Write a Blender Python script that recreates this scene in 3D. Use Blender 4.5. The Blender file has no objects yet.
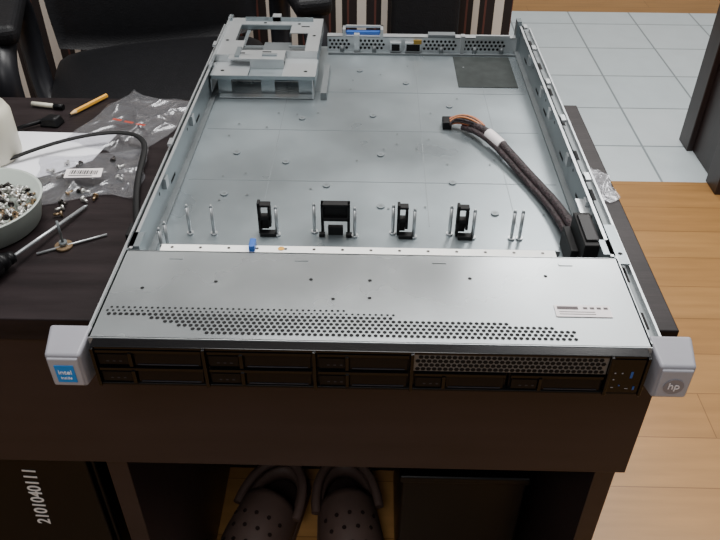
import bpy, bmesh, math, random
from mathutils import Vector, Matrix, noise
random.seed(7)
scene=bpy.context.scene
T=0.75
def lin(c):
    c=c/255.0
    return c/12.92 if c<=.04045 else ((c+.055)/1.055)**2.4
def col(r,g,b): return (lin(r),lin(g),lin(b),1)
def newmat(name):
    m=bpy.data.materials.new(name); m.use_nodes=True
    return m,m.node_tree,m.node_tree.nodes["Principled BSDF"]
def pbr(name,c,rough=.5,metal=0,var=.08,nscale=30,bump=0,bscale=200,spec=None,stretch=None,rvar=0):
    m,nt,b=newmat(name)
    b.inputs["Roughness"].default_value=rough; b.inputs["Metallic"].default_value=metal
    if spec is not None: b.inputs["Specular IOR Level"].default_value=spec
    tc=nt.nodes.new("ShaderNodeTexCoord"); mp=nt.nodes.new("ShaderNodeMapping")
    if stretch: mp.inputs["Scale"].default_value=stretch
    nt.links.new(tc.outputs["Object"],mp.inputs[0])
    n=nt.nodes.new("ShaderNodeTexNoise"); n.inputs["Scale"].default_value=nscale; n.inputs["Detail"].default_value=4
    nt.links.new(mp.outputs[0],n.inputs["Vector"])
    r=nt.nodes.new("ShaderNodeValToRGB"); r.color_ramp.elements[0].position=.3; r.color_ramp.elements[1].position=.7
    r.color_ramp.elements[0].color=tuple(max(0,x*(1-var)) for x in c[:3])+(1,)
    r.color_ramp.elements[1].color=tuple(min(1,x*(1+var)) for x in c[:3])+(1,)
    nt.links.new(n.outputs["Fac"],r.inputs[0]); nt.links.new(r.outputs[0],b.inputs["Base Color"])
    if rvar:
        mr=nt.nodes.new("ShaderNodeMapRange"); mr.inputs[1].default_value=.3; mr.inputs[2].default_value=.7; mr.inputs[3].default_value=rough-rvar; mr.inputs[4].default_value=rough+rvar
        nt.links.new(n.outputs["Fac"],mr.inputs[0]); nt.links.new(mr.outputs[0],b.inputs["Roughness"])
    if bump:
        n2=nt.nodes.new("ShaderNodeTexNoise"); n2.inputs["Scale"].default_value=bscale
        nt.links.new(mp.outputs[0],n2.inputs["Vector"])
        bp=nt.nodes.new("ShaderNodeBump"); bp.inputs["Strength"].default_value=bump; bp.inputs["Distance"].default_value=.002
        nt.links.new(n2.outputs["Fac"],bp.inputs["Height"]); nt.links.new(bp.outputs[0],b.inputs["Normal"])
    return m
M={}
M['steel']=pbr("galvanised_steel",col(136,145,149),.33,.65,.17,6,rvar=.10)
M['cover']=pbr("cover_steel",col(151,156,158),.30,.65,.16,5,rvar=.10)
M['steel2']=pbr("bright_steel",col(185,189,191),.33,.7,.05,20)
M['steeld']=pbr("dark_steel",col(112,117,119),.45,.6,.08,20)  # darker grey steel for rails and small fittings
M['seam']=pbr("seam_steel",col(126,133,136),.42,.55,.05,20)
M['hole']=pbr("hole_dark",col(18,18,19),.7,spec=.2)
M['black']=pbr("black_plastic",col(12,12,14),.4,0,.1,40,spec=.2)
M['blackg']=pbr("glossy_black_plastic",col(10,10,12),.16,0,.1,40,spec=.35)
M['bline']=pbr("bay_highlight_grey",col(52,52,58),.35,0,.1,30,spec=.3)  # lighter grey, paints highlights onto the black bay faces
M['mesh']=pbr("dim_mesh_steel",col(120,122,124),.4,.6,.1,60)
M['rubber']=pbr("black_rubber",col(15,15,16),.6,0,.1,60,spec=.25)
M['ear']=pbr("grey_plastic",col(140,139,146),.45,.1,.04,40)
M['earl']=pbr("light_grey_plastic",col(160,159,166),.4,.1,.04,40)
M['badgeg']=pbr("badge_grey",col(135,135,143),.3,.3,.03,40)
M['blue']=pbr("blue_badge",col(10,125,200),.35,0,.05,40)
M['blued']=pbr("dim_blue_port",col(20,80,150),.35,0,.05,40)
M['bluep']=pbr("blue_plastic",col(40,90,170),.4,0,.05,40)
M['white']=pbr("white_print",col(235,235,235),.5,0,.02,20)
M['dimw']=pbr("dim_print",col(150,150,155),.5,0,.02,20)
M['strip']=pbr("white_strip",col(240,240,236),.45,0,.03,50)
M['pcb']=pbr("dark_insulator",col(46,50,49),.7,0,.2,60,spec=.12)
M['label']=pbr("label_paper",col(228,220,220),.5,0,.02,50)
M['ink']=pbr("printed_ink",col(70,60,62),.6,0,.02,50)
M['gold']=pbr("brass_contact",col(160,130,60),.35,.7,.1,50)
M['screw']=pbr("zinc_screw",col(215,214,210),.3,.75,.15,200)
M['screwb']=pbr("brass_screw",col(140,118,92),.35,.7,.2,200)
M['screwd']=pbr("dark_screw",col(70,66,64),.4,.7,.2,200)
M['desk']=pbr("dark_wenge_laminate",col(33,27,28),.4,0,.35,9,.08,40,stretch=(1,7,7),spec=.15)
M['apron']=pbr("brown_laminate",col(44,35,37),.3,0,.15,6,0,40,stretch=(1,1,7),spec=.35)
M['edge']=pbr("laminate_edge",col(22,17,17),.4,0,.2,20,spec=.3)
M['leather']=pbr("black_upholstery",col(15,15,18),.55,0,.2,60,.4,260,spec=.3)
M['armp']=pbr("armrest_plastic",col(26,26,30),.4,0,.1,30,spec=.35)
M['darkwood']=pbr("dark_door_wood",col(38,27,26),.4,0,.25,10,stretch=(6,6,1))
M['wall']=pbr("painted_wall",col(190,184,174),.85,0,.03,5)
M['wallf']=pbr("blocker_wall_grey",col(134,132,132),.9,0,.03,5)  # grey for the added light-blocking wall
M['ceramic']=pbr("white_bowl_plastic",col(176,184,176),.35,0,.03,20)
M['cream']=pbr("cream_plastic",col(205,201,184),.4,0,.03,20)
M['paper']=pbr("paper",col(228,228,234),.8,0,.03,20)
M['pencil']=pbr("yellow_pencil",col(205,150,50),.4,0,.05,50)
M['pwood']=pbr("pencil_wood",col(215,180,130),.7)
M['red']=pbr("red_wire",col(150,55,42),.45)
M['orange']=pbr("orange_wire",col(180,115,72),.45)
M['sleeve']=pbr("braided_sleeve",col(40,27,30),.6,0,.9,260,1.0,420)
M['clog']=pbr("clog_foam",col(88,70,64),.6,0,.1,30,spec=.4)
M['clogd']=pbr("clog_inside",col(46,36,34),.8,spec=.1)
M['pc']=pbr("pc_case_black",col(10,10,12),.3,0,.1,20,spec=.3)
def plastic():
    m,nt,b=newmat("clear_plastic_film")
    out=nt.nodes["Material Output"]; nt.nodes.remove(b)
    tr=nt.nodes.new("ShaderNodeBsdfTransparent"); tr.inputs[0].default_value=(.95,.95,.96,1)
    gl=nt.nodes.new("ShaderNodeBsdfGlossy"); gl.inputs["Roughness"].default_value=.22; gl.inputs[0].default_value=(.8,.81,.84,1)
    df=nt.nodes.new("ShaderNodeBsdfDiffuse"); df.inputs[0].default_value=(.58,.59,.62,1)
    fr=nt.nodes.new("ShaderNodeLayerWeight"); fr.inputs[0].default_value=.3
    m1=nt.nodes.new("ShaderNodeMixShader"); m2=nt.nodes.new("ShaderNodeMixShader")
    m2.inputs[0].default_value=.05
    mul=nt.nodes.new("ShaderNodeMath"); mul.operation='MULTIPLY_ADD'; mul.inputs[1].default_value=.22; mul.inputs[2].default_value=.045
    nt.links.new(fr.outputs["Facing"],mul.inputs[0]); nt.links.new(mul.outputs[0],m1.inputs[0])
    nt.links.new(tr.outputs[0],m1.inputs[1]); nt.links.new(gl.outputs[0],m1.inputs[2])
    nt.links.new(m1.outputs[0],m2.inputs[1]); nt.links.new(df.outputs[0],m2.inputs[2]); nt.links.new(m2.outputs[0],out.inputs[0])
    return m
M['film']=plastic()
def brick(name,c1,c2,cm,bw,rh,mortar,offx,offy,offset,rough,noisec=None,rot=0):
    m,nt,b=newmat(name); b.inputs["Roughness"].default_value=rough
    tc=nt.nodes.new("ShaderNodeTexCoord"); mp=nt.nodes.new("ShaderNodeMapping")
    mp.inputs["Location"].default_value=(offx,offy,0); mp.inputs["Rotation"].default_value=(0,0,rot)
    nt.links.new(tc.outputs["Object"],mp.inputs[0])
    br=nt.nodes.new("ShaderNodeTexBrick"); br.offset=offset; br.inputs["Scale"].default_value=1
    br.inputs["Color1"].default_value=c1; br.inputs["Color2"].default_value=c2; br.inputs["Mortar"].default_value=cm
    br.inputs["Mortar Size"].default_value=mortar; br.inputs["Brick Width"].default_value=bw; br.inputs["Row Height"].default_value=rh
    br.inputs["Mortar Smooth"].default_value=.2
    nt.links.new(mp.outputs[0],br.inputs["Vector"])
    n=nt.nodes.new("ShaderNodeTexNoise"); n.inputs["Scale"].default_value=3; n.inputs["Detail"].default_value=8
    mp2=nt.nodes.new("ShaderNodeMapping"); mp2.inputs["Scale"].default_value=(1.5,14,1) if noisec is None else (4,4,1)
    nt.links.new(mp.outputs[0],mp2.inputs[0]); nt.links.new(mp2.outputs[0],n.inputs["Vector"])
    mx=nt.nodes.new("ShaderNodeMix"); mx.data_type='RGBA'; mx.blend_type='MULTIPLY'; mx.inputs[0].default_value=1
    rp=nt.nodes.new("ShaderNodeValToRGB"); rp.color_ramp.elements[0].position=.3;rp.color_ramp.elements[1].position=.7
    v=.78 if noisec is None else .93
    rp.color_ramp.elements[0].color=(v,v,v,1); rp.color_ramp.elements[1].color=(1,1,1,1)
    nt.links.new(n.outputs["Fac"],rp.inputs[0])
    nt.links.new(br.outputs["Color"],mx.inputs[6]); nt.links.new(rp.outputs[0],mx.inputs[7]); nt.links.new(mx.outputs[2],b.inputs["Base Color"])
    return m
M['lam']=brick("oak_laminate",col(172,128,76),col(162,118,68),col(130,92,52),.9,.12,.0012,.2,.03,.37,.36)
M['tile']=brick("pale_floor_tile",col(204,212,214),col(198,208,211),col(136,145,148),.275,.275,.004,-.877+.275*4,-1.77+.275*8,0,.3,1)
def stripes():
    m,nt,b=newmat("striped_wallpaper"); b.inputs["Roughness"].default_value=.7
    tc=nt.nodes.new("ShaderNodeTexCoord"); sp=nt.nodes.new("ShaderNodeSeparateXYZ"); nt.links.new(tc.outputs["Object"],sp.inputs[0])
    md=nt.nodes.new("ShaderNodeMath"); md.operation='PINGPONG'; md.inputs[1].default_value=.06
    ad=nt.nodes.new("ShaderNodeMath"); ad.operation='ADD'; ad.inputs[1].default_value=.035
    nt.links.new(sp.outputs["X"],ad.inputs[0]); nt.links.new(ad.outputs[0],md.inputs[0])
    mr=nt.nodes.new("ShaderNodeMath"); mr.operation='DIVIDE'; mr.inputs[1].default_value=.06; nt.links.new(md.outputs[0],mr.inputs[0])
    r=nt.nodes.new("ShaderNodeValToRGB"); r.color_ramp.interpolation='CONSTANT'
    e=r.color_ramp.elements; e[0].position=0; e[0].color=col(212,204,194); e[1].position=.2; e[1].color=col(30,22,23)
    x=e.new(.55); x.color=col(88,50,44); x=e.new(.64); x.color=col(24,18,18); x=e.new(.86); x.color=col(200,192,182)
    nt.links.new(mr.outputs[0],r.inputs[0]); nt.links.new(r.outputs[0],b.inputs["Base Color"])
    return m
M['stripe']=stripes()

# ---------- helpers ----------
WL={}
def link(o): scene.collection.objects.link(o)
def empty(name,loc,parent=None,label=None,category=None,**kw):
    o=bpy.data.objects.new(name,None); o.empty_display_size=.02; link(o)
    setp(o,loc,parent); meta(o,label,category,**kw); return o
def setp(o,loc,parent):
    loc=Vector(loc); WL[o.name]=loc
    if parent: o.parent=parent; o.location=loc-WL[parent.name]
    else: o.location=loc
def meta(o,label=None,category=None,**kw):
    if label:o["label"]=label
    if category:o["category"]=category
    for k,v in kw.items(): o[k]=v
class B:
    def __init__(s,*mats): s.bm=bmesh.new(); s.mats=[M[m] for m in mats]
    def _add(s,vs,fs,m=0,smooth=False):
        v=[s.bm.verts.new(p) for p in vs]
        for f in fs:
            try:
                F=s.bm.faces.new([v[i] for i in f]); F.material_index=m; F.smooth=smooth
            except ValueError: pass
        return v
    def box(s,x0,x1,y0,y1,z0,z1,m=0):
        if x0>x1: x0,x1=x1,x0
        vs=[(x0,y0,z0),(x1,y0,z0),(x1,y1,z0),(x0,y1,z0),(x0,y0,z1),(x1,y0,z1),(x1,y1,z1),(x0,y1,z1)]
        s._add(vs,[(0,3,2,1),(4,5,6,7),(0,1,5,4),(1,2,6,5),(2,3,7,6),(3,0,4,7)],m); return s
    def hexa(s,vs,m=0):
        s._add(vs,[(0,3,2,1),(4,5,6,7),(0,1,5,4),(1,2,6,5),(2,3,7,6),(3,0,4,7)],m); return s
    def cyl(s,p0,p1,r,m=0,seg=16,r2=None,smooth=True):
        p0=Vector(p0);p1=Vector(p1);r2=r if r2 is None else r2
        d=(p1-p0).normalized(); a=d.orthogonal().normalized(); b=d.cross(a)
        vs=[p0+(a*math.cos(2*math.pi*i/seg)+b*math.sin(2*math.pi*i/seg))*r for i in range(seg)]+[p1+(a*math.cos(2*math.pi*i/seg)+b*math.sin(2*math.pi*i/seg))*r2 for i in range(seg)]
        v=s._add(vs,[(i,(i+1)%seg,seg+(i+1)%seg,seg+i) for i in range(seg)],m,smooth)
        for q in (list(reversed(v[:seg])),v[seg:]):
            F=s.bm.faces.new(q); F.material_index=m
        return s
    def disc(s,c,r,m=0,seg=6,rot=0,n='z'):
        pts=[]
        for i in range(seg):
            t=2*math.pi*i/seg+rot; ca,sa=math.cos(t)*r,math.sin(t)*r
            pts.append({'z':(c[0]+ca,c[1]+sa,c[2]),'y':(c[0]+ca,c[1],c[2]+sa),'x':(c[0],c[1]+ca,c[2]+sa)}[n])
        s._add(pts,[tuple(range(seg))],m); return s
    def prism(s,pts,z0,z1,m=0):
        n=len(pts)
        s._add([(x,y,z0) for x,y in pts]+[(x,y,z1) for x,y in pts],[tuple(reversed(range(n))),tuple(range(n,2*n))]+[(i,(i+1)%n,n+(i+1)%n,n+i) for i in range(n)],m); return s
    def lathe(s,c,prof,m=0,seg=40):
        vs=[]
        for r,z in prof:
            for i in range(seg):
                t=2*math.pi*i/seg; vs.append((c[0]+r*math.cos(t),c[1]+r*math.sin(t),c[2]+z))
        fs=[]
        for k in range(len(prof)-1):
            for i in range(seg):
                j=(i+1)%seg; fs.append((k*seg+i,k*seg+j,(k+1)*seg+j,(k+1)*seg+i))
        s._add(vs,fs,m,True); return s
    def obj(s,name,parent=None,bevel=0,subsurf=0,label=None,category=None,origin='c',**kw):
        bm=s.bm
        xs=[v.co for v in bm.verts]
        mn=Vector((min(p.x for p in xs),min(p.y for p in xs),min(p.z for p in xs)));mx=Vector((max(p.x for p in xs),max(p.y for p in xs),max(p.z for p in xs)))
        c=Vector(((mn.x+mx.x)/2,(mn.y+mx.y)/2,mn.z))
        if origin!='c': c=Vector(origin)
        for v in bm.verts: v.co-=c
        me=bpy.data.meshes.new(name); bm.to_mesh(me); bm.free()
        for m in s.mats: me.materials.append(m)
        o=bpy.data.objects.new(name,me); link(o); setp(o,c,parent); meta(o,label,category,**kw)
        if bevel:
            b=o.modifiers.new("bevel",'BEVEL'); b.width=bevel; b.segments=4; b.limit_method='ANGLE'
        if subsurf:
            b=o.modifiers.new("subsurf",'SUBSURF'); b.levels=subsurf;b.render_levels=subsurf
            for f in me.polygons: f.use_smooth=True
        return o
def frommesh(me,name,mats,parent,**kw):
    b=B(*mats); b.bm.from_mesh(me)
    for f in b.bm.faces: f.material_index=0; f.smooth=kw.get('smooth',True)
    kw.pop('smooth',None)
    return b.obj(name,parent,**kw)
def tube(name,pts,r,mat,parent=None,nurbs=True,radii=None,**kw):
    cu=bpy.data.curves.new("tmp",'CURVE'); cu.dimensions='3D'; cu.bevel_depth=r; cu.bevel_resolution=3; cu.use_fill_caps=True; cu.resolution_u=10
    sp=cu.splines.new('NURBS' if nurbs else 'POLY'); sp.points.add(len(pts)-1)
    for i,p in enumerate(pts): sp.points[i].co=(*p,1); sp.points[i].radius=radii[i] if radii else 1
    if nurbs: sp.use_endpoint_u=True; sp.order_u=4
    o=bpy.data.objects.new("tmp",cu); link(o); bpy.context.view_layer.update()
    me=bpy.data.meshes.new_from_object(o.evaluated_get(bpy.context.evaluated_depsgraph_get()))
    bpy.data.objects.remove(o)
    return frommesh(me,name,[mat],parent,**kw)
def text(name,s,size,mat,loc,mtx,parent,bold=0,**kw):
    cu=bpy.data.curves.new("tmp",'FONT'); cu.body=s; cu.size=size; cu.align_x='CENTER'; cu.align_y='CENTER'; cu.extrude=.0002; cu.offset=bold
    o=bpy.data.objects.new("tmp",cu); link(o); bpy.context.view_layer.update()
    me=bpy.data.meshes.new_from_object(o.evaluated_get(bpy.context.evaluated_depsgraph_get()))
    bpy.data.objects.remove(o); me.transform(Matrix.Translation(loc)@mtx)
    return frommesh(me,name,[mat],parent,smooth=False,**kw)
RX90=Matrix.Rotation(math.pi/2,4,'X')

# ---------- room ----------
b=B('lam','tile')
def rect(b,x0,x1,y0,y1,z,m): b._add([(x0,y0,z),(x1,y0,z),(x1,y1,z),(x0,y1,z)],[(0,1,2,3)],m)
rect(b,-3,3,-1.6,1.55,0,0); rect(b,-3,3,1.55,3.02,0,1); rect(b,-3,3,3.02,4.2,0,0)
b.obj("floor",origin=(0,0,0),kind="structure",label="oak laminate floor meeting pale square tiles")
b=B('stripe'); b.box(-3,.36,1.56,1.66,0,2.6); b.obj("wall_back",origin=(0,1.6,0),kind="structure",label="dark brown and cream striped wallpaper wall")
b=B('darkwood'); b.box(1.03,1.16,1.5,1.8,0,2.6).box(1.01,1.03,1.48,1.56,0,2.6).box(1.01,1.03,1.74,1.82,0,2.6); b.obj("door_1",bevel=.003,kind="structure",label="dark wooden door frame")
b=B('wall'); b.box(-3,3,4.2,4.3,0,2.6); b.obj("wall_far",kind="structure")
b=B('wall'); b.box(1.16,3,1.56,1.66,0,2.6); b.obj("wall_right",kind="structure")
b=B('wallf'); b.box(-3,3,-1.7,-1.6,0,2.6); b.obj("wall_front_blocker",kind="structure")  # unseen wall added behind the camera to block world light

# ---------- desk ----------
DX0,DX1,DY0,DY1=-.95,.27,.066,.505
desk=empty("desk",(-.34,.28,0),None,"dark brown laminate desk carrying the opened server","desk")
b=B('desk'); b.box(DX0,DX1,DY0,DY1,T-.026,T); b.obj("desktop",desk,bevel=.0015)
b=B('apron'); b.box(DX0+.002,DX1-.001,DY0+.004,DY0+.022,T-.205,T-.026); b.obj("apron",desk,bevel=.001)
for x0,x1 in ((-.285,-.262),(.247,.269),(-.948,-.926)):
    b=B('apron'); b.box(x0,x1,DY0+.023,DY1-.01,0,T-.026); b.obj("side_panel",desk,bevel=.001)
b=B('edge'); b.box(-.926,.247,DY1-.03,DY1-.014,.0,T-.026); b.obj("light_block_panel",desk)  # panel added down to the floor to keep light from under the desk
b=B('edge'); b.cyl((.213,DY0+.004,T-.05),(.213,DY0+.0015,T-.05),.006,0,20); b.obj("drawer_lock",desk)

# ---------- server ----------
Z=T
sv=empty("server_chassis",(0,.34,Z),None,"opened empty grey steel rack server chassis lying on the desk","server")
HW=.2175; TH=.0012; H=.043
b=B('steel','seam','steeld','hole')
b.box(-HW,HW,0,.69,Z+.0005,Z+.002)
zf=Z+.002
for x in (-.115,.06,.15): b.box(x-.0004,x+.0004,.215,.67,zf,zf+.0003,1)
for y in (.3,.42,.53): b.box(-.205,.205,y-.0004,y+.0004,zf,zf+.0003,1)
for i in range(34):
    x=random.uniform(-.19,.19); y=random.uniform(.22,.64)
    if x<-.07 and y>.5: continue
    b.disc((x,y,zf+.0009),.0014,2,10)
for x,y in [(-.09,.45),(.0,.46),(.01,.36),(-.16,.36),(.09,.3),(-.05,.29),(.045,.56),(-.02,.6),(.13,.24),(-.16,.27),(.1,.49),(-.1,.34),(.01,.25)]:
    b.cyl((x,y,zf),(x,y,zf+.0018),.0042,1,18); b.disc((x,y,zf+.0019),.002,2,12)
b.obj("tray",sv)
b=B('pcb'); b.box(.117,.199,.55,.655,zf,zf+.0008); b.obj("insulator_sheet",sv,label="dark grey insulating sheet")
# side walls: folded channels
for s in (-1,1):
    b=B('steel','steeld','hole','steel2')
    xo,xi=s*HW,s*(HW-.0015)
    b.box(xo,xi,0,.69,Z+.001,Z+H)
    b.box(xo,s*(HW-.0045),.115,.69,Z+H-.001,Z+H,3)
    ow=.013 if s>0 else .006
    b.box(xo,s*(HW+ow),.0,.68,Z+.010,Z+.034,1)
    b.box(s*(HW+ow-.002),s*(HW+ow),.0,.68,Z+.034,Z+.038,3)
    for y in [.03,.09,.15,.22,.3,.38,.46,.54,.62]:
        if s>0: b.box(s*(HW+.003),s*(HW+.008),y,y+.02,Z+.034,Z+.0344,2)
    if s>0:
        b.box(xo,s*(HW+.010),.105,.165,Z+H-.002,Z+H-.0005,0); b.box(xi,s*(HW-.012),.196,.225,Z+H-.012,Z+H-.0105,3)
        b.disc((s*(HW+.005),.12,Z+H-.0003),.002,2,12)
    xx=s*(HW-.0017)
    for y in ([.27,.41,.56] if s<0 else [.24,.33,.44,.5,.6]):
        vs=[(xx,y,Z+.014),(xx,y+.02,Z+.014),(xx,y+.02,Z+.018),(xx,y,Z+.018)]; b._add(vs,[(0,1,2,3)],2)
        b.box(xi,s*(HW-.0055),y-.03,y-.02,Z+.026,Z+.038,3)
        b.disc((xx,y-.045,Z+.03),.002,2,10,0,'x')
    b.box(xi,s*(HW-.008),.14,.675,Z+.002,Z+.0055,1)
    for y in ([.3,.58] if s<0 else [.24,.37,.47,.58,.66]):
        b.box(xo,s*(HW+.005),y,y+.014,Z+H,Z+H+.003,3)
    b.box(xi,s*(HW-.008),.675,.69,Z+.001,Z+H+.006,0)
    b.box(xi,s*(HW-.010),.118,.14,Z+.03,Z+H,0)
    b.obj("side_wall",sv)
# rear panel
b=B('steel2','hole','steeld','gold','bluep')
yr=.674
b.box(-.07,.212,yr,yr+.0015,Z+.002,Z+.024); b.box(-.07,.212,yr,yr+.012,Z+.023,Z+.0245)
for x0,x1 in ((-.066,-.03),(-.02,.02),(.075,.13),(.135,.2)):
    nx=int((x1-x0)/.0062)
    for i in range(nx):
        for j in range(3):
            b.disc((x0+i*.0062+(j%2)*.003,yr-.0004,Z+.007+j*.0055),.0022,1,6,0,'y')
for x0,x1 in ((.024,.04),(.046,.07)): b.box(x0,x1,yr-.008,yr,Z+.004,Z+.018,0); b.box(x0+.002,x1-.002,yr-.0085,yr-.008,Z+.006,Z+.016,1)
for x in (-.048,.0,.1,.15,.19): b.cyl((x,yr-.006,Z+.002),(x,yr-.006,Z+.012),.003,2,10)
b.box(.058,.070,yr-.012,yr-.009,Z+.018,Z+.024,3); b.box(-.03,-.022,yr-.01,yr,Z+.002,Z+.03,0); b.box(.128,.134,yr-.01,yr,Z+.002,Z+.03,0)
b.box(.08,.12,yr-.003,yr+.01,Z+.0245,Z+.029,2); b.box(.15,.2,yr-.006,yr-.002,Z+.0245,Z+.03,0)
b.box(-.068,.21,yr-.016,yr-.014,zf,Z+.005,2)
b.obj("rear_panel",sv)
# riser cage: stepped folded sheet with open cutouts
rz=Z+H+.001
b=B('steel2','steel','hole','steeld')
t=.001
def pl(x0,x1,y0,y1,z,m=0): b.box(x0,x1,y0,y1,z,z+t,m)
lo=rz-.010
pl(-.214,-.165,.505,.55,lo); pl(-.165,-.12,.505,.535,lo-.003,1); pl(-.12,-.076,.505,.565,lo)
b.box(-.214,-.076,.504,.5052,lo-.004,lo+t,1)
b.box(-.208,-.19,.520,.5212,Z+.003,lo-.002,1); b.box(-.15,-.132,.520,.5212,Z+.003,lo-.002,1); b.box(-.1,-.079,.520,.5212,Z+.003,lo-.002,1)
b.box(-.205,-.079,.506,.516,Z+.003,Z+.0042,0); b.box(-.19,-.1,.56,.561,Z+.003,Z+.018,1)
b.box(-.214,-.2128,.504,.56,Z+.012,lo,0); b.box(-.0805,-.079,.504,.52,Z+.003,lo-.004,0)
b.box(-.214,-.165,.549,.5502,lo,rz+t,0); b.box(-.165,-.12,.535,.5362,lo-.003,rz+t,0); b.box(-.12,-.076,.564,.5652,lo,rz+t,0)
pl(-.214,-.194,.55,.688,rz); pl(-.194,-.12,.5362,.566,rz); pl(-.194,-.18,.566,.60,rz); pl(-.194,-.12,.662,.688,rz); pl(-.094,-.076,.565,.688,rz); pl(-.12,-.094,.63,.688,rz)
b.box(-.195,-.194,.60,.662,rz-.005,rz,1); b.box(-.121,-.12,.63,.662,rz-.005,rz,1); b.box(-.095,-.094,.565,.63,rz-.005,rz,1); b.box(-.18,-.12,.565,.566,rz-.005,rz,1)
b.box(-.214,-.2128,.505,.688,rz,rz+.006,0); b.box(-.0772,-.076,.505,.56,lo-.014,lo,1); b.box(-.0772,-.076,.56,.688,Z+.026,rz,1)
b.box(-.194,-.12,.661,.662,rz-.006,rz,1); pl(-.16,-.12,.58,.65,Z+.022,3); b.box(-.186,-.181,.566,.662,Z+.036,Z+.037,1); b.box(-.12,-.094,.6,.605,Z+.036,Z+.037,1)
b.box(-.19,-.09,.675,.676,rz,rz+.007,1)
b.box(-.15,-.138,.675,.688,rz+t,rz+.008,0); b.box(-.186,-.18,.54,.57,rz+t,rz+.004,1); b.box(-.15,-.13,.545,.551,rz+t,rz+.003,1)
for x,y in ((-.18,.555),(-.1,.655),(-.145,.56)): b.box(x-.006,x+.006,y-.0015,y+.0015,rz+t,rz+t+.0003,2)
for x,y,z in ((-.2,.52,lo),(-.09,.52,lo),(-.205,.6,rz),(-.11,.665,rz),(-.16,.668,rz),(-.085,.62,rz)): b.disc((x,y,z+t+.0003),.0026,2,12)
b.box(-.07,-.062,.505,.6,Z+.002,Z+.012,3)
b.obj("riser_cage",sv)
b=B('bluep','steel2'); b.box(-.042,.008,.68,.688,Z+.024,Z+.029,0); b.box(-.047,-.043,.67,.69,Z+.024,Z+.036,1).box(.009,.013,.67,.69,Z+.024,Z+.036,1).box(-.047,.013,.686,.69,Z+.033,Z+.036,1)
b.obj("rear_latch",sv,label="blue and steel release latch")
# front cover
b=B('cover','hole','steel2')
zc=Z+H
b.box(-HW,HW,0,.112,zc-.0012,zc,0); b.box(-HW,HW,.111,.1125,zc-.012,zc,0); b.box(-HW,HW,-.0005,.0008,zc-.006,zc,2)
b.box(-HW-.001,-HW,.004,.118,Z+.004,zc,0); b.box(HW,HW+.001,.004,.118,Z+.004,zc,0)
zz=zc+.0003
p=.0047
for j in range(8):
    for i in range(100):
        x=-.211+i*p+(j%2)*p/2; y=.007+j*p*.86
        if x>.162: continue
        if j<5 and x<-.175+(4-j)*.012: continue
        if x>-.02 and j>6: continue
        if x>.02 and j>4: continue
        if x>.11 and j>3: continue
        if x>.145 and j>2: continue
        b.disc((x,y,zz),.0018 if j<6 else .0012,1,6,math.pi/6)
for x,y in ((-.05,.075),(.0,.075),(.0,.052),(-.13,.07),(.085,.08),(-.03,.05),(.15,.085),(-.19,.06)): b.disc((x,y,zz),.0016,1,12)
for x in (-.17,-.06,.06,.17): b.box(x-.006,x+.006,.1,.104,zc,zc+.0006,0)
b.obj("front_cover",sv)
b=B('label','ink'); b.box(.150,.195,.033,.047,zc+.0004,zc+.0008,0); 
za=zc+.001
b._add([(.152,.0415,za),(.169,.0415,za),(.169,.0452,za),(.152,.0452,za)],[(0,1,2,3)],1)
for i in range(4): 
    x=.173+i*.0055; b._add([(x,.042,za),(x+.0035,.042,za),(x+.0035,.0445,za),(x,.0445,za)],[(0,1,2,3)],1)
for y in (.0355,.0382): b._add([(.153,y,za),(.182,y,za),(.182,y+.0007,za),(.153,y+.0007,za)],[(0,1,2,3)],1)
b.obj("cover_label",sv,label="small pale printed label")
# backplane strip
b=B('strip','screwd','steeld','pencil')
b.box(-.188,.165,.1135,.1235,zc-.004,zc-.001,0)
for i in range(14): b.disc((-.178+i*.0255,.119,zc-.0007),.0015,1,10)
b.box(-.19,.17,.1235,.125,Z+.01,zc-.002,2)
b.disc((-.08,.1192,zc-.0006),.003,3,10)
b.obj("backplane_strip",sv,label="white backplane edge strip with small screws")
b=B('bluep'); b.box(-.1085,-.103,.114,.127,zc-.003,zc+.005); b.obj("release_tab",sv,bevel=.001,label="blue plastic tab")
# guide pins
pins=[-.182,-.158,-.094,-.057,-.016,.022,.043,.0795,.102,.141,.149]
b=B('steel2'); x=pins[0]; y=.196
b.cyl((x,y,zf),(x,y,Z+.004),.0035,0,16).cyl((x,y,Z+.004),(x,y,Z+.034),.0018,0,12).cyl((x,y,Z+.034),(x,y,Z+.037),.0018,0,12,.0008)
pin=b.obj("guide_pin",sv)
for x in pins[1:]+[-.2,-.197]:
    o=pin.copy(); scene.collection.objects.link(o); o.location=pin.location+Vector((x-pins[0],(0 if x>-.19 else (-.04 if x<-.198 else -.03))+.006*(x in (-.057,.022,.0795)),0))
# fan connectors: open bracket with a plug inside
def fanconn(x0,x1,wide=False):
    b=B('rubber','hole','bline')
    zt=Z+.038; y0,y1=.198,.206; f=.0028
    b.box(x0,x0+f,y0,y1,zf,zt); b.box(x1-f,x1,y0,y1,zf+(.0 if wide else .008),zt-(0 if wide else .006)); b.box(x0,x1,y0,y1,zt-f-(0 if wide else .002),zt-(0 if wide else .002))
    b.box(x0,x1,y0,y1,Z+.018,Z+.022)
    if wide:
        b.box(x0+f,x1-f,y0+.004,y1,Z+.022,zt-f,0); b.box(x0+.007,x1-.007,y0-.001,y0+.004,zf,Z+.012,0)
        b.box(x0-.002,x0+.004,y0-.005,y0,zf,Z+.006); b.box(x1-.004,x1+.002,y0-.005,y0,zf,Z+.006)
    else:
        b.box(x0+f,x1-f,y0+.003,y1,Z+.006,Z+.018,0); b.box(x0+.002,x1+.005,y0-.006,y0+.002,zf,Z+.006)
    b.obj("fan_connector",sv,bevel=.0006)
fanconn(-.113,-.1); fanconn(-.05,-.021,True); fanconn(.026,.037); fanconn(.085,.097)
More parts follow.
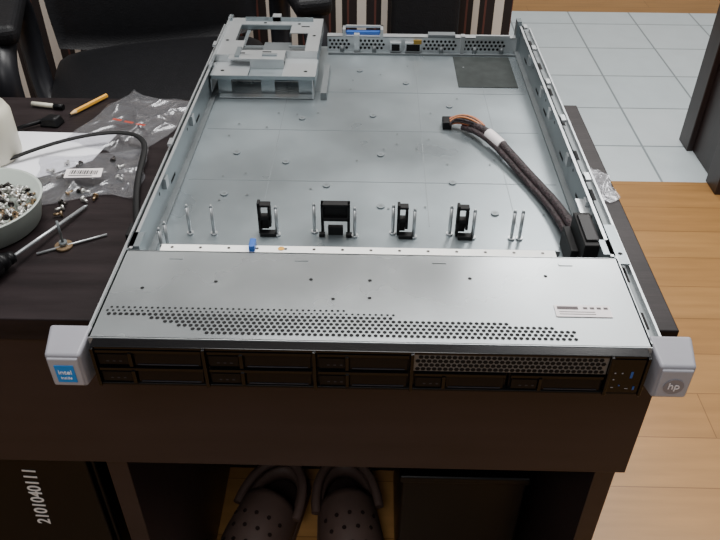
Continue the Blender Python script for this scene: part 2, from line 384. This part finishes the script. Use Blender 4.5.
b=B('rubber','black'); b.box(.194,.210,.132,.186,Z+.002,Z+.042,0); b.box(.196,.208,.138,.18,Z+.042,Z+.044,1); b.box(.187,.194,.145,.186,Z+.004,Z+.026,0)
b.obj("power_connector",sv,bevel=.002,label="black plastic connector block")
# front bezel
b=B('black','blackg')
b.box(-.2135,.2135,-.010,-.0006,Z+.040,Z+.0425,1).box(-.2135,.2135,-.010,-.0006,Z+.0005,Z+.003,0).box(-.2135,.2135,-.002,-.0006,Z+.003,Z+.040,0)
for x in (-.2135,-.1280,-.0430,.0322,.184,.2115): b.box(x,x+.0026,-.0122,-.0006,Z+.001,Z+.042,1)
b.obj("front_bezel",sv,bevel=.0005)
def blank(x0,x1,z0,z1,first):
    b=B('black','blackg','hole','bline')
    w=x1-x0
    b.box(x0,x1,-.007,-.0022,z0,z1,0)
    b.box(x0+.001,x1-.001,-.0105,-.007,z1-.003,z1-.0004,1)
    b.hexa([(x0+w*.36,-.0095,z0+.001),(x1-.002,-.0095,z0+.001),(x1-.002,-.007,z0+.001),(x0+w*.36,-.007,z0+.001),(x0+w*.36,-.0078,z1-.005),(x1-.002,-.0078,z1-.005),(x1-.002,-.007,z1-.005),(x0+w*.36,-.007,z1-.005)],1)
    b.box(x0+w*.38,x1-.004,-.0102,-.0095,z0+.0016,z0+.0020,3)  # thin lighter line, a highlight put into the colour
    b.box(x0+w*.31,x0+w*.345,-.0115,-.007,z0+.001,z1-.003,1)
    b.box(x0+.002,x0+w*.3,-.0100,-.007,z0+.002,z1-.005,0)
    for i in range(3): b._add([(x0+.008+i*.005,-.0102,z0+.005),(x0+.010+i*.005,-.0102,z0+.005),(x0+.010+i*.005,-.0102,z0+.0062),(x0+.008+i*.005,-.0102,z0+.0062)],[(0,1,2,3)],3)  # small painted highlight specks
    b.obj("drive_blank",sv)
for x0,x1 in ((-.211,-.128),(-.125,-.043),(-.040,.032)):
    blank(x0,x1,Z+.0035,Z+.0205,0); blank(x0,x1,Z+.022,Z+.0395,0)
for x0,x1 in ((.035,.108),(.110,.1835)): blank(x0,x1,Z+.0035,Z+.0205,0)
b=B('mesh','hole'); b.box(.035,.1835,-.009,-.0025,Z+.022,Z+.0395,0)
for j in range(4):
    for i in range(34):
        x=.038+i*.0043+(j%2)*.00215
        if x<.182: b.disc((x,-.0093,Z+.0245+j*.0042),.00205,1,6,0,'y')
for i in range(34): b.disc((.038+i*.0043,-.0057,Z+.0397),.0017,1,6)
b.obj("vent_grille",sv,label="steel honeycomb ventilation grille")
b=B('blackg','blued','dimw','hole'); b.box(.187,.2112,-.0105,-.0025,Z+.0035,Z+.0395,0)
yq=-.0108
def q(b,x0,x1,z0,z1,m,y=yq): b._add([(x0,y,z0),(x1,y,z0),(x1,y,z1),(x0,y,z1)],[(0,1,2,3)],m)
q(b,.202,.204,Z+.020,Z+.027,1); q(b,.2065,.208,Z+.007,Z+.011,1); q(b,.1895,.1907,Z+.0245,Z+.0257,2); q(b,.1895,.1907,Z+.0175,Z+.0187,2); q(b,.1895,.1915,Z+.009,Z+.0098,2); q(b,.195,.1962,Z+.0245,Z+.0257,2); q(b,.195,.1962,Z+.011,Z+.0122,1); q(b,.2005,.203,Z+.008,Z+.0088,2)
b.obj("control_panel",sv,label="black control panel with blue ports")
# rack ears
for s in (-1,1):
    ear=empty("rack_ear",(s*.233,0,Z),sv)
    b=B('ear')
    xi,xo=s*.2165,s*.2505
    y0,y1=-.016,.012
    def X(a,c): return (min(a,c),max(a,c))
    L,R_=X(xi,xo); l,r=X(s*.2205,s*.2475)
    b.hexa([(l,y0,Z+.004),(r,y0,Z+.004),(R_,y1-.004,Z+.002),(L,y1-.004,Z+.002),(l,y0,Z+.038),(r,y0,Z+.038),(R_,y1,Z+.045),(L,y1,Z+.045)])
    b.obj("ear_body",ear,bevel=.0025)
    b=B('earl'); b.hexa([(l+.002,y0-.0015,Z+.007),(r-.002,y0-.0015,Z+.007),(r-.001,y0+.002,Z+.005),(l+.001,y0+.002,Z+.005),(l+.002,y0-.0015,Z+.035),(r-.002,y0-.0015,Z+.035),(r-.001,y0+.002,Z+.037),(l+.001,y0+.002,Z+.037)])
    b.obj("ear_face",ear,bevel=.001)
    cx=(l+r)/2
    if s<0:
        b=B('blue'); b.box(cx-.0075,cx+.0075,y0-.0022,y0-.0014,Z+.011,Z+.029); b.obj("ear_badge",ear,bevel=.0003,label="square blue badge")
        text("badge_lettering","intel",.0062,'white',(cx,y0-.0024,Z+.022),RX90,ear); text("badge_lettering","inside",.0038,'white',(cx,y0-.0024,Z+.016),RX90,ear)
    else:
        b=B('badgeg'); b.cyl((cx,y0-.0014,Z+.019),(cx,y0-.0022,Z+.019),.0078,0,32); b.obj("ear_badge",ear,label="round grey badge")
        text("badge_lettering","hp",.0095,'label',(cx,y0-.0024,Z+.0195),RX90,ear)

# ---------- cable harness ----------
ch=empty("cable_harness",(.15,.33,zf),None,"black braided power cable with bare coloured wires lying in the tray","cable")
path=[(.116,.425,Z+.012),(.13,.41,Z+.016),(.148,.378,Z+.017),(.168,.325,Z+.012),(.184,.28,Z+.011),(.196,.235,Z+.014),(.2,.187,Z+.02)]
tube("braided_sleeve",path,.0048,'sleeve',ch)
tube("braided_sleeve",[(x-.005,y-.003,z-.004) for x,y,z in path[:-1]]+[(.194,.187,Z+.013)],.0036,'sleeve',ch)
tube("wrap_label",[(.139,.392,Z+.0155),(.152,.365,Z+.0145)],.0068,'label',ch,nurbs=False,label="white wrapped paper tag")
for i in range(16):
    dx=random.uniform(-.009,.009);dz=random.uniform(-.003,.008)
    tube("wire",[(.134+dx*.3,.408,Z+.014+dz*.5),(.122+dx,.42+dx*.5,Z+.016+dz),(.108+dx,.438+dx*.7,Z+.013+dz),(.096,.432+dx,Z+.009+dz*.4)],.0012,['red','sleeve','orange','rubber','sleeve','sleeve'][i%6],ch)
b=B('black','hole'); b.box(.087,.098,.426,.444,zf,Z+.012,0)
for i in range(4): b.disc((.089+i*.0024,.4255,Z+.008),.0009,1,6,0,'y')
b.obj("plug",ch,bevel=.001)

# ---------- desk things ----------
bx,by=-.398,.208
b=B('ceramic'); b.lathe((bx,by,T),[(0,.0005),(.052,.0005),(.057,.003),(.063,.028),(.0645,.030),(.0615,.030),(.055,.006),(0,.005)],0,48)
b.obj("bowl",None,label="round pale plastic bowl full of screws",category="bowl")
def screwmesh(mat):
    b=B(mat,'hole'); b.cyl((0,0,0),(0,0,.002),.0032,0,12); b.cyl((0,0,.002),(0,0,.009),.0015,0,8); b.disc((0,0,-.0001),.0012,1,6)
    me=bpy.data.meshes.new("screw"); b.bm.to_mesh(me); b.bm.free()
    for m in b.mats: me.materials.append(m)
    return me
SM=[screwmesh(m) for m in ('screw','screw','screwb','screwd')]
def screw(x,y,z,grp,lab,rot=None):
    o=bpy.data.objects.new("screw",SM[random.randrange(4)]); link(o); o.location=(x,y,z)
    o.rotation_euler=rot or (random.uniform(0,6.28),random.uniform(0,6.28),random.uniform(0,6.28))
    meta(o,lab,"screw",group=grp)
for i in range(250):
    a=random.uniform(0,6.28); r=.054*math.sqrt(random.random())
    screw(bx+r*math.cos(a),by+r*math.sin(a),T+.013+random.uniform(0,.013)*(1.3-r/.055),"screws in the bowl","small metal screw in the pale bowl")
for x,y in [(-.325,.238),(-.322,.226),(-.31,.255),(-.33,.262),(-.318,.268),(-.298,.262),(-.332,.248)]:
    screw(x,y,T+.0033,"loose screws on the desk","small loose metal screw on the desk",(math.pi/2,0,random.uniform(0,6)))
# screwdriver
sd=empty("screwdriver",(-.34,.14,T),None,"screwdriver with black handle and steel shaft beside the bowl","screwdriver")
def along(p,q,t): return tuple(p[i]+(q[i]-p[i])*t for i in range(3))
A=(-.385,.078,T+.013); Bq=(-.338,.140,T+.012)
b=B('black'); nn=[(0,.010),(.08,.0125),(.3,.0115),(.55,.0125),(.8,.0105),(.92,.007),(1,.006)]
for (t0,r0),(t1,r1) in zip(nn,nn[1:]): b.cyl(along(A,Bq,t0),along(A,Bq,t1),r0,0,10,r1)
b.obj("handle",sd)
b=B('steel2'); b.cyl(Bq,(-.303,.237,T+.004),.0018,0,12); b.cyl((-.303,.237,T+.004),(-.301,.242,T+.0035),.0018,0,12,.0008); b.obj("shaft",sd)
b=B('steel2'); b.cyl((-.325,.158,T+.002),(-.266,.192,T+.002),.0012,0,10); b.obj("metal_rod",None,label="thin silver metal rod on the desk",category="rod")
b=B('screwb','steeld'); b.cyl((-.303,.172,T),(-.303,.172,T+.003),.0085,0,28); b.cyl((-.303,.172,T+.003),(-.303,.172,T+.007),.004,1,16); b.cyl((-.303,.172,T+.007),(-.304,.174,T+.03),.0013,1,12)
b.obj("standoff_screw",None,label="upright bronze screw with wide flat head",category="screw")
# pencil
pc=empty("pencil",(-.37,.48,T),None,"short yellow pencil on the desk","pencil")
P0=Vector((-.388,.447,T+.004));P1=Vector((-.356,.505,T+.004)); d=(P1-P0).normalized()
b=B('pencil'); b.cyl(P0+d*.012,P1,.003,0,6,smooth=False); b.obj("pencil_shaft",pc)
b=B('pwood'); b.cyl(P0+d*.012,P0+d*.003,.003,0,10,.0012); b.obj("sharpened_wood",pc)
b=B('hole'); b.cyl(P0+d*.003,P0,.0012,0,8,.0002); b.obj("graphite_tip",pc)
pn=empty("marker_pen",(-.42,.475,T),None,"thin pale pen with dark cap on the desk","pen")
b=B('cream'); b.cyl((-.446,.478,T+.004),(-.415,.472,T+.004),.003,0,14); b.obj("pen_barrel",pn)
b=B('black'); b.cyl((-.415,.472,T+.004),(-.402,.469,T+.004),.0036,0,14); b.obj("pen_cap",pn)
kn=empty("hex_key_tool",(-.405,.425,T),None,"small black folding tool on the desk","tool")
b=B('black'); b.hexa([(-.418,.42,T),(-.392,.417,T),(-.388,.437,T),(-.41,.442,T),(-.414,.423,T+.011),(-.396,.421,T+.012),(-.392,.434,T+.012),(-.408,.438,T+.011)]); b.obj("tool_body",kn,bevel=.003)
b=B('black'); b.cyl((-.412,.428,T+.006),(-.445,.405,T+.004),.003,0,12,.0022); b.obj("tool_arm",kn)
# jar
b=B('cream'); b.lathe((-.449,.345,T),[(0,.001),(.034,.001),(.038,.006),(.038,.055),(.034,.063),(.03,.066),(.03,.074),(.027,.076),(0,.076)],0,40)
b.obj("jar",None,label="cream plastic jar standing on the desk",category="jar")
# paper
b=B('paper'); b.prism([(-.455,.408),(-.315,.404),(-.326,.340),(-.36,.310),(-.415,.276),(-.50,.29)],T+.0003,T+.0010); b.obj("paper_sheet",None,label="white sheet of paper under the bags",category="paper")
# bags
def bag(name,cx,cy,w,d,rot,h,seed,label,n=46):
    b=B('film'); vs=[];fs=[]
    ca,sa=math.cos(rot),math.sin(rot)
    for layer in (0,1):
        for j in range(n):
            for i in range(n):
                u=i/(n-1)-.5;v=j/(n-1)-.5
                ex=max(abs(u),abs(v))*2; env=1-ex**4
                wob=noise.noise(Vector((u*3+seed,v*3,layer*0)))*.008
                x=u*w*(1-.05*math.cos(v*7+seed))+wob; y=v*d*(1-.06*math.sin(u*6+seed))+wob
                rg=lambda k,s2:1-abs(noise.noise(Vector((u*k+s2,v*k,seed+s2))))*2
                nz=.6*max(0,rg(2.2,0))**3+.25*max(0,rg(5,3))**3
                z=.0014+(.0005 if layer else 0)+(h*nz*(.3+.7*env) if layer else .0004*abs(noise.noise(Vector((u*9,v*9,seed)))))
                vs.append((cx+x*ca-y*sa,cy+x*sa+y*ca,T+z))
        o=layer*n*n
        for j in range(n-1):
            for i in range(n-1): fs.append((o+j*n+i,o+j*n+i+1,o+(j+1)*n+i+1,o+(j+1)*n+i))
    b._add(vs,fs,0,True)
    return b.obj(name,None,label=label,category="plastic bag")
bag("plastic_bag",-.302,.435,.11,.15,-.35,.012,2.2,"clear crumpled plastic bag on the desk beside the server",70)
bag("plastic_bag",-.318,.305,.12,.10,.15,.010,7.7,"clear plastic bag with labels and screws inside",70)
bag("plastic_bag",.252,.305,.028,.07,.1,.006,4.1,"small crumpled clear plastic bag beside the server wall",40)
b=B('red'); 
for k in range(3):
    x0=-.325+k*.016; y0=.425-k*.006
    b._add([(x0,y0,T+.010),(x0+.012,y0-.004,T+.010),(x0+.0135,y0,T+.010),(x0+.0015,y0+.004,T+.010)],[(0,1,2,3)])
b.obj("bag_sticker",None,label="faint red printed marks on the clear bag",category="sticker")
b=B('label','hole'); x0,y0=-.337,.281
b._add([(x0,y0,T+.013),(x0+.04,y0+.003,T+.013),(x0+.038,y0+.02,T+.014),(x0-.002,y0+.017,T+.014)],[(0,1,2,3)],0)
random.seed(3); x=x0+.004
while x<x0+.034:
    w=random.choice((.0006,.001,.0016)); b._add([(x,y0+.007,T+.0138),(x+w,y0+.007,T+.0138),(x+w,y0+.0145,T+.0143),(x,y0+.0145,T+.0143)],[(0,1,2,3)],1); x+=w+.0011
b._add([(x0+.004,y0+.003,T+.0136),(x0+.03,y0+.004,T+.0136),(x0+.03,y0+.0052,T+.0136),(x0+.004,y0+.0045,T+.0136)],[(0,1,2,3)],1)
b.obj("barcode_sticker",None,label="small white barcode sticker on the bag",category="sticker")
for x,y in [(-.35,.325),(-.335,.33),(-.30,.335),(-.29,.32),(-.315,.27),(-.345,.30),(-.36,.31),(-.285,.30)]:
    screw(x,y,T+.0034,"screws in the plastic bag","small screw inside the clear bag",(math.pi/2,0,random.uniform(0,6)))
cb=empty("black_cable",(-.3,.32,T),None,"thin flat black cable looping over the desk beside the server","cable")
cord=tube("cord",[(-.52,.285,T+.004),(-.44,.31,T+.006),(-.40,.345,T+.02),(-.34,.38,T+.028),(-.285,.388,T+.028),(-.262,.355,T+.026),(-.262,.305,T+.02),(-.252,.25,T+.008),(-.238,.205,T+.005)],.0034,'rubber',cb)
cord.scale=(1,1,.5)
b=B('rubber'); b.box(-.245,-.233,.185,.207,T,T+.007); b.obj("plug",cb,bevel=.001)

# ---------- under the desk ----------
pcx0,pcx1,pcy=-.56,-.345,.17
tw=empty("computer_tower",((pcx0+pcx1)/2,.35,0),None,"black computer tower with white handwritten number under the desk","computer")
b=B('pc'); b.box(pcx0,pcx1,pcy,.465,.012,.44); b.obj("tower_case",tw,bevel=.004)
b=B('pc'); b.box(pcx0+.006,pcx1-.006,pcy-.008,pcy,.02,.43); b.obj("tower_front",tw,bevel=.004)
for x in (pcx0+.02,pcx1-.02):
    for y in (pcy+.03,.44):
        b=B('rubber'); b.cyl((x,y,0),(x,y,.012),.012,0,16); b.obj("foot",tw)
text("tower_lettering","2101040111",.0245,'white',(-.432,pcy-.0085,.347),RX90@Matrix.Rotation(math.pi/2-.08,4,'Z'),tw,bold=.0003,label="white handwritten number")
sb=empty("storage_box",(.13,.34,0),None,"black storage box standing under the desk","box")
b=B('pc'); b.box(.050,.225,.225,.45,0,.31); b.obj("box_body",sb,bevel=.004)
b=B('pc'); b.box(.046,.229,.221,.454,.31,.325); b.obj("box_lid",sb,bevel=.004)
# clogs
def clog(x,y,rot,s):
    e=empty("clog",(0,0,0),None,"dark brown foam clog with holes under the desk","shoe",group="pair of clogs under the desk")
    def half(v):
        return .060*math.sin(min(1,(v*3.2+.12))*math.pi/2)*(1-.25*max(0,v-.35)/.65) if v<.96 else .036
    L=.25; N=16
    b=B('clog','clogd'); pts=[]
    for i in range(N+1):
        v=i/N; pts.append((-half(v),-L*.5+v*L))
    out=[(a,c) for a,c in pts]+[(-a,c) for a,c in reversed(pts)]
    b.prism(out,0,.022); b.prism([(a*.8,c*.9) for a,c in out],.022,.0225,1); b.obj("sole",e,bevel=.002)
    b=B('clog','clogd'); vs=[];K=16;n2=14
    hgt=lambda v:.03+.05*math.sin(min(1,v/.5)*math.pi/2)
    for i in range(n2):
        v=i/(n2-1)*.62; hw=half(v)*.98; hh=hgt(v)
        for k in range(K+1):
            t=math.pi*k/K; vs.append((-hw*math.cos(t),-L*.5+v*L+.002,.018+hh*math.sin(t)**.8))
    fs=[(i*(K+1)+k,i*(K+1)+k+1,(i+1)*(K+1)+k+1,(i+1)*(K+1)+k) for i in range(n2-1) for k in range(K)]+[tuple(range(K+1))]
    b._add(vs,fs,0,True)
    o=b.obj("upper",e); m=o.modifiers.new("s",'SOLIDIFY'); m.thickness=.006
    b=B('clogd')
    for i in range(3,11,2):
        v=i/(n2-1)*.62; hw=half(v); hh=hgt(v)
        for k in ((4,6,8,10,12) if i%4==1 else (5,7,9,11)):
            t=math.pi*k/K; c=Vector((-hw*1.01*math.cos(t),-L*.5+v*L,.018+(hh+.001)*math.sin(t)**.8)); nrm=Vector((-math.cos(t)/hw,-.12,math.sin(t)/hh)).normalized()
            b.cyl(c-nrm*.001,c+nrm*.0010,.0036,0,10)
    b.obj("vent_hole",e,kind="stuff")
    b=B('clog'); vs=[];N3=18
    for k in range(N3+1):
        t=math.pi*k/N3; xx=-.048*math.cos(t); yy=(L*.36)*math.sin(t)
        for r,z in ((1,.018),(1.02,.052),(.86,.052),(.84,.018)): vs.append((xx*r,L*.13+yy*r,z))
    fs=[(k*4+j,k*4+(j+1)%4,(k+1)*4+(j+1)%4,(k+1)*4+j) for k in range(N3) for j in range(4)]
    b._add(vs,fs,0,True); b.obj("heel_rim",e)
    tube("heel_strap",[(-.056,L*.06,.055),(-.056,L*.28,.068),(-.02,L*.48,.072),(.02,L*.48,.072),(.056,L*.28,.068),(.056,L*.06,.055)],.0085,'clog',e)
    e.location=(x,y,0); e.rotation_euler=(0,0,rot); e.scale=(s,s,s)
clog(-.178,.330,-.30,.98); clog(-.03,.335,.14,.98)

# ---------- office chair ----------
cx,cy=-.43,1.06
oc=empty("office_chair",(cx,cy,0),None,"black upholstered office chair standing behind the desk","chair")
n=9; vs=[]
for lay in (0,1):
    for j in range(n):
        for i in range(n):
            u=i/(n-1)*2-1; v=j/(n-1)*2-1
            f=(1-abs(u)**4)*(1-abs(v)**4)
            vs.append((u*math.sqrt(1-.12*v*v),v*math.sqrt(1-.12*u*u),(1 if lay else -1)*(.45+.55*f)))
def addp(b,fn):
    P=[fn(*v) for v in vs]; fs=[]
    for lay in (0,1):
        for j in range(n-1):
            for i in range(n-1): a=lay*n*n+j*n+i; fs.append((a,a+1,a+n+1,a+n))
    ring=[i for i in range(n)]+[j*n+n-1 for j in range(1,n)]+[(n-1)*n+i for i in range(n-2,-1,-1)]+[j*n for j in range(n-2,0,-1)]
    for k in range(len(ring)):
        a,c=ring[k],ring[(k+1)%len(ring)]; fs.append((a,c,c+n*n,a+n*n))
    b._add(P,fs,0,True)
b=B('leather'); addp(b,lambda u,v,w:(cx+u*.25,cy+v*.26,.49+w*.06)); b.obj("seat",oc,subsurf=1)
b=B('leather'); addp(b,lambda u,v,w:(cx+u*.24,cy+.29+w*.05+v*.04,.82+v*.31)); b.obj("backrest",oc,subsurf=1)
tube("back_bracket",[(cx,cy+.1,.42),(cx,cy+.36,.42),(cx,cy+.39,.6),(cx,cy+.37,.75)],.018,'armp',oc)
for s in (-1,1):
    X=cx+s*.265
    tube("armrest",[(X-s*.03,cy-.08,.44),(X+s*.01,cy-.16,.46),(X,cy-.25,.56),(X,cy-.27,.68),(X,cy-.2,.715),(X,cy,.715),(X,cy+.1,.70),(X,cy+.14,.6),(X,cy+.1,.47),(X-s*.03,cy+.04,.44)],.023,'armp',oc)
    b=B('leather'); b.box(X-.035,X+.035,cy-.24,cy+.07,.715,.75); b.obj("arm_pad",oc,bevel=.014)
b=B('armp'); b.cyl((cx,cy,.09),(cx,cy,.43),.025,0,20); b.obj("column",oc)
for i in range(5):
    t=2*math.pi*i/5+.3; ex,ey=cx+.26*math.cos(t),cy+.26*math.sin(t)
    b=B('armp'); b.cyl((cx,cy,.11),(ex,ey,.075),.024,0,12,.015); b.obj("base_leg",oc)
    b=B('black'); b.cyl((ex-.012*math.sin(t),ey+.012*math.cos(t),.028),(ex+.012*math.sin(t),ey-.012*math.cos(t),.028),.028,0,20); b.cyl((ex,ey,.03),(ex,ey,.08),.006,0,8); b.obj("caster",oc)
oc.rotation_euler=(0,0,.3)
# dark chair against the wall behind server
cx,cy=.125,1.27
dc=empty("side_chair",(cx,cy,0),None,"dark padded chair standing against the striped wall","chair")
b=B('leather'); b.hexa([(cx-.085,cy+.15,.40),(cx+.085,cy+.15,.40),(cx+.085,cy+.19,.40),(cx-.085,cy+.19,.40),(cx-.085,cy+.2,.86),(cx+.085,cy+.2,.86),(cx+.085,cy+.24,.86),(cx-.085,cy+.24,.86)]); b.obj("backrest",dc,bevel=.012)
b=B('leather'); b.box(cx-.1,cx+.1,cy-.15,cy+.18,.36,.42); b.obj("seat",dc,bevel=.02)
for sx in (-1,1):
    for y in (cy-.12,cy+.15):
        b=B('darkwood'); b.cyl((cx+sx*.08,y,0),(cx+sx*.08,y,.37),.014,0,12,.02); b.obj("leg",dc)

# ---------- light / camera ----------
w=bpy.data.worlds.new("World"); scene.world=w; w.use_nodes=True
w.node_tree.nodes["Background"].inputs[0].default_value=(.91,.95,1,1); w.node_tree.nodes["Background"].inputs[1].default_value=.5
def area(loc,size,power,target,color=(1,1,1)):
    l=bpy.data.lights.new("ceiling_and_fill_light",'AREA'); l.size=size; l.energy=power; l.color=color  # shared by the main ceiling lamp and the added fills
    o=bpy.data.objects.new("ceiling_and_fill_light",l); link(o); o.location=loc
    o.rotation_euler=(Vector(target)-Vector(loc)).to_track_quat('-Z','Y').to_euler()
area((-.1,.8,2.5),.8,45,(0,.5,.75),(1,.98,.95))
area((.9,2.4,2.5),.7,38,(.8,2.2,0),(1,.98,.96))  # added fill, brightens the tiled area beyond the doorway
area((1.3,1.2,2.5),.8,24,(.9,.8,0),(1,.98,.95))  # added fill, brightens the floor right of the desk
area((-.3,-1.3,2.4),.8,17,(-.1,0,.6),(1,.98,.95))  # added weak fill behind the camera, lifts the dark front
cam=bpy.data.cameras.new("Camera"); co=bpy.data.objects.new("Camera",cam); link(co)
co.location=(.00034,-.419929,1.194967); co.rotation_euler=(.902647,-.005021,.021739); cam.sensor_width=36; cam.lens=752.162/720*36; cam.clip_start=.01
scene.camera=co
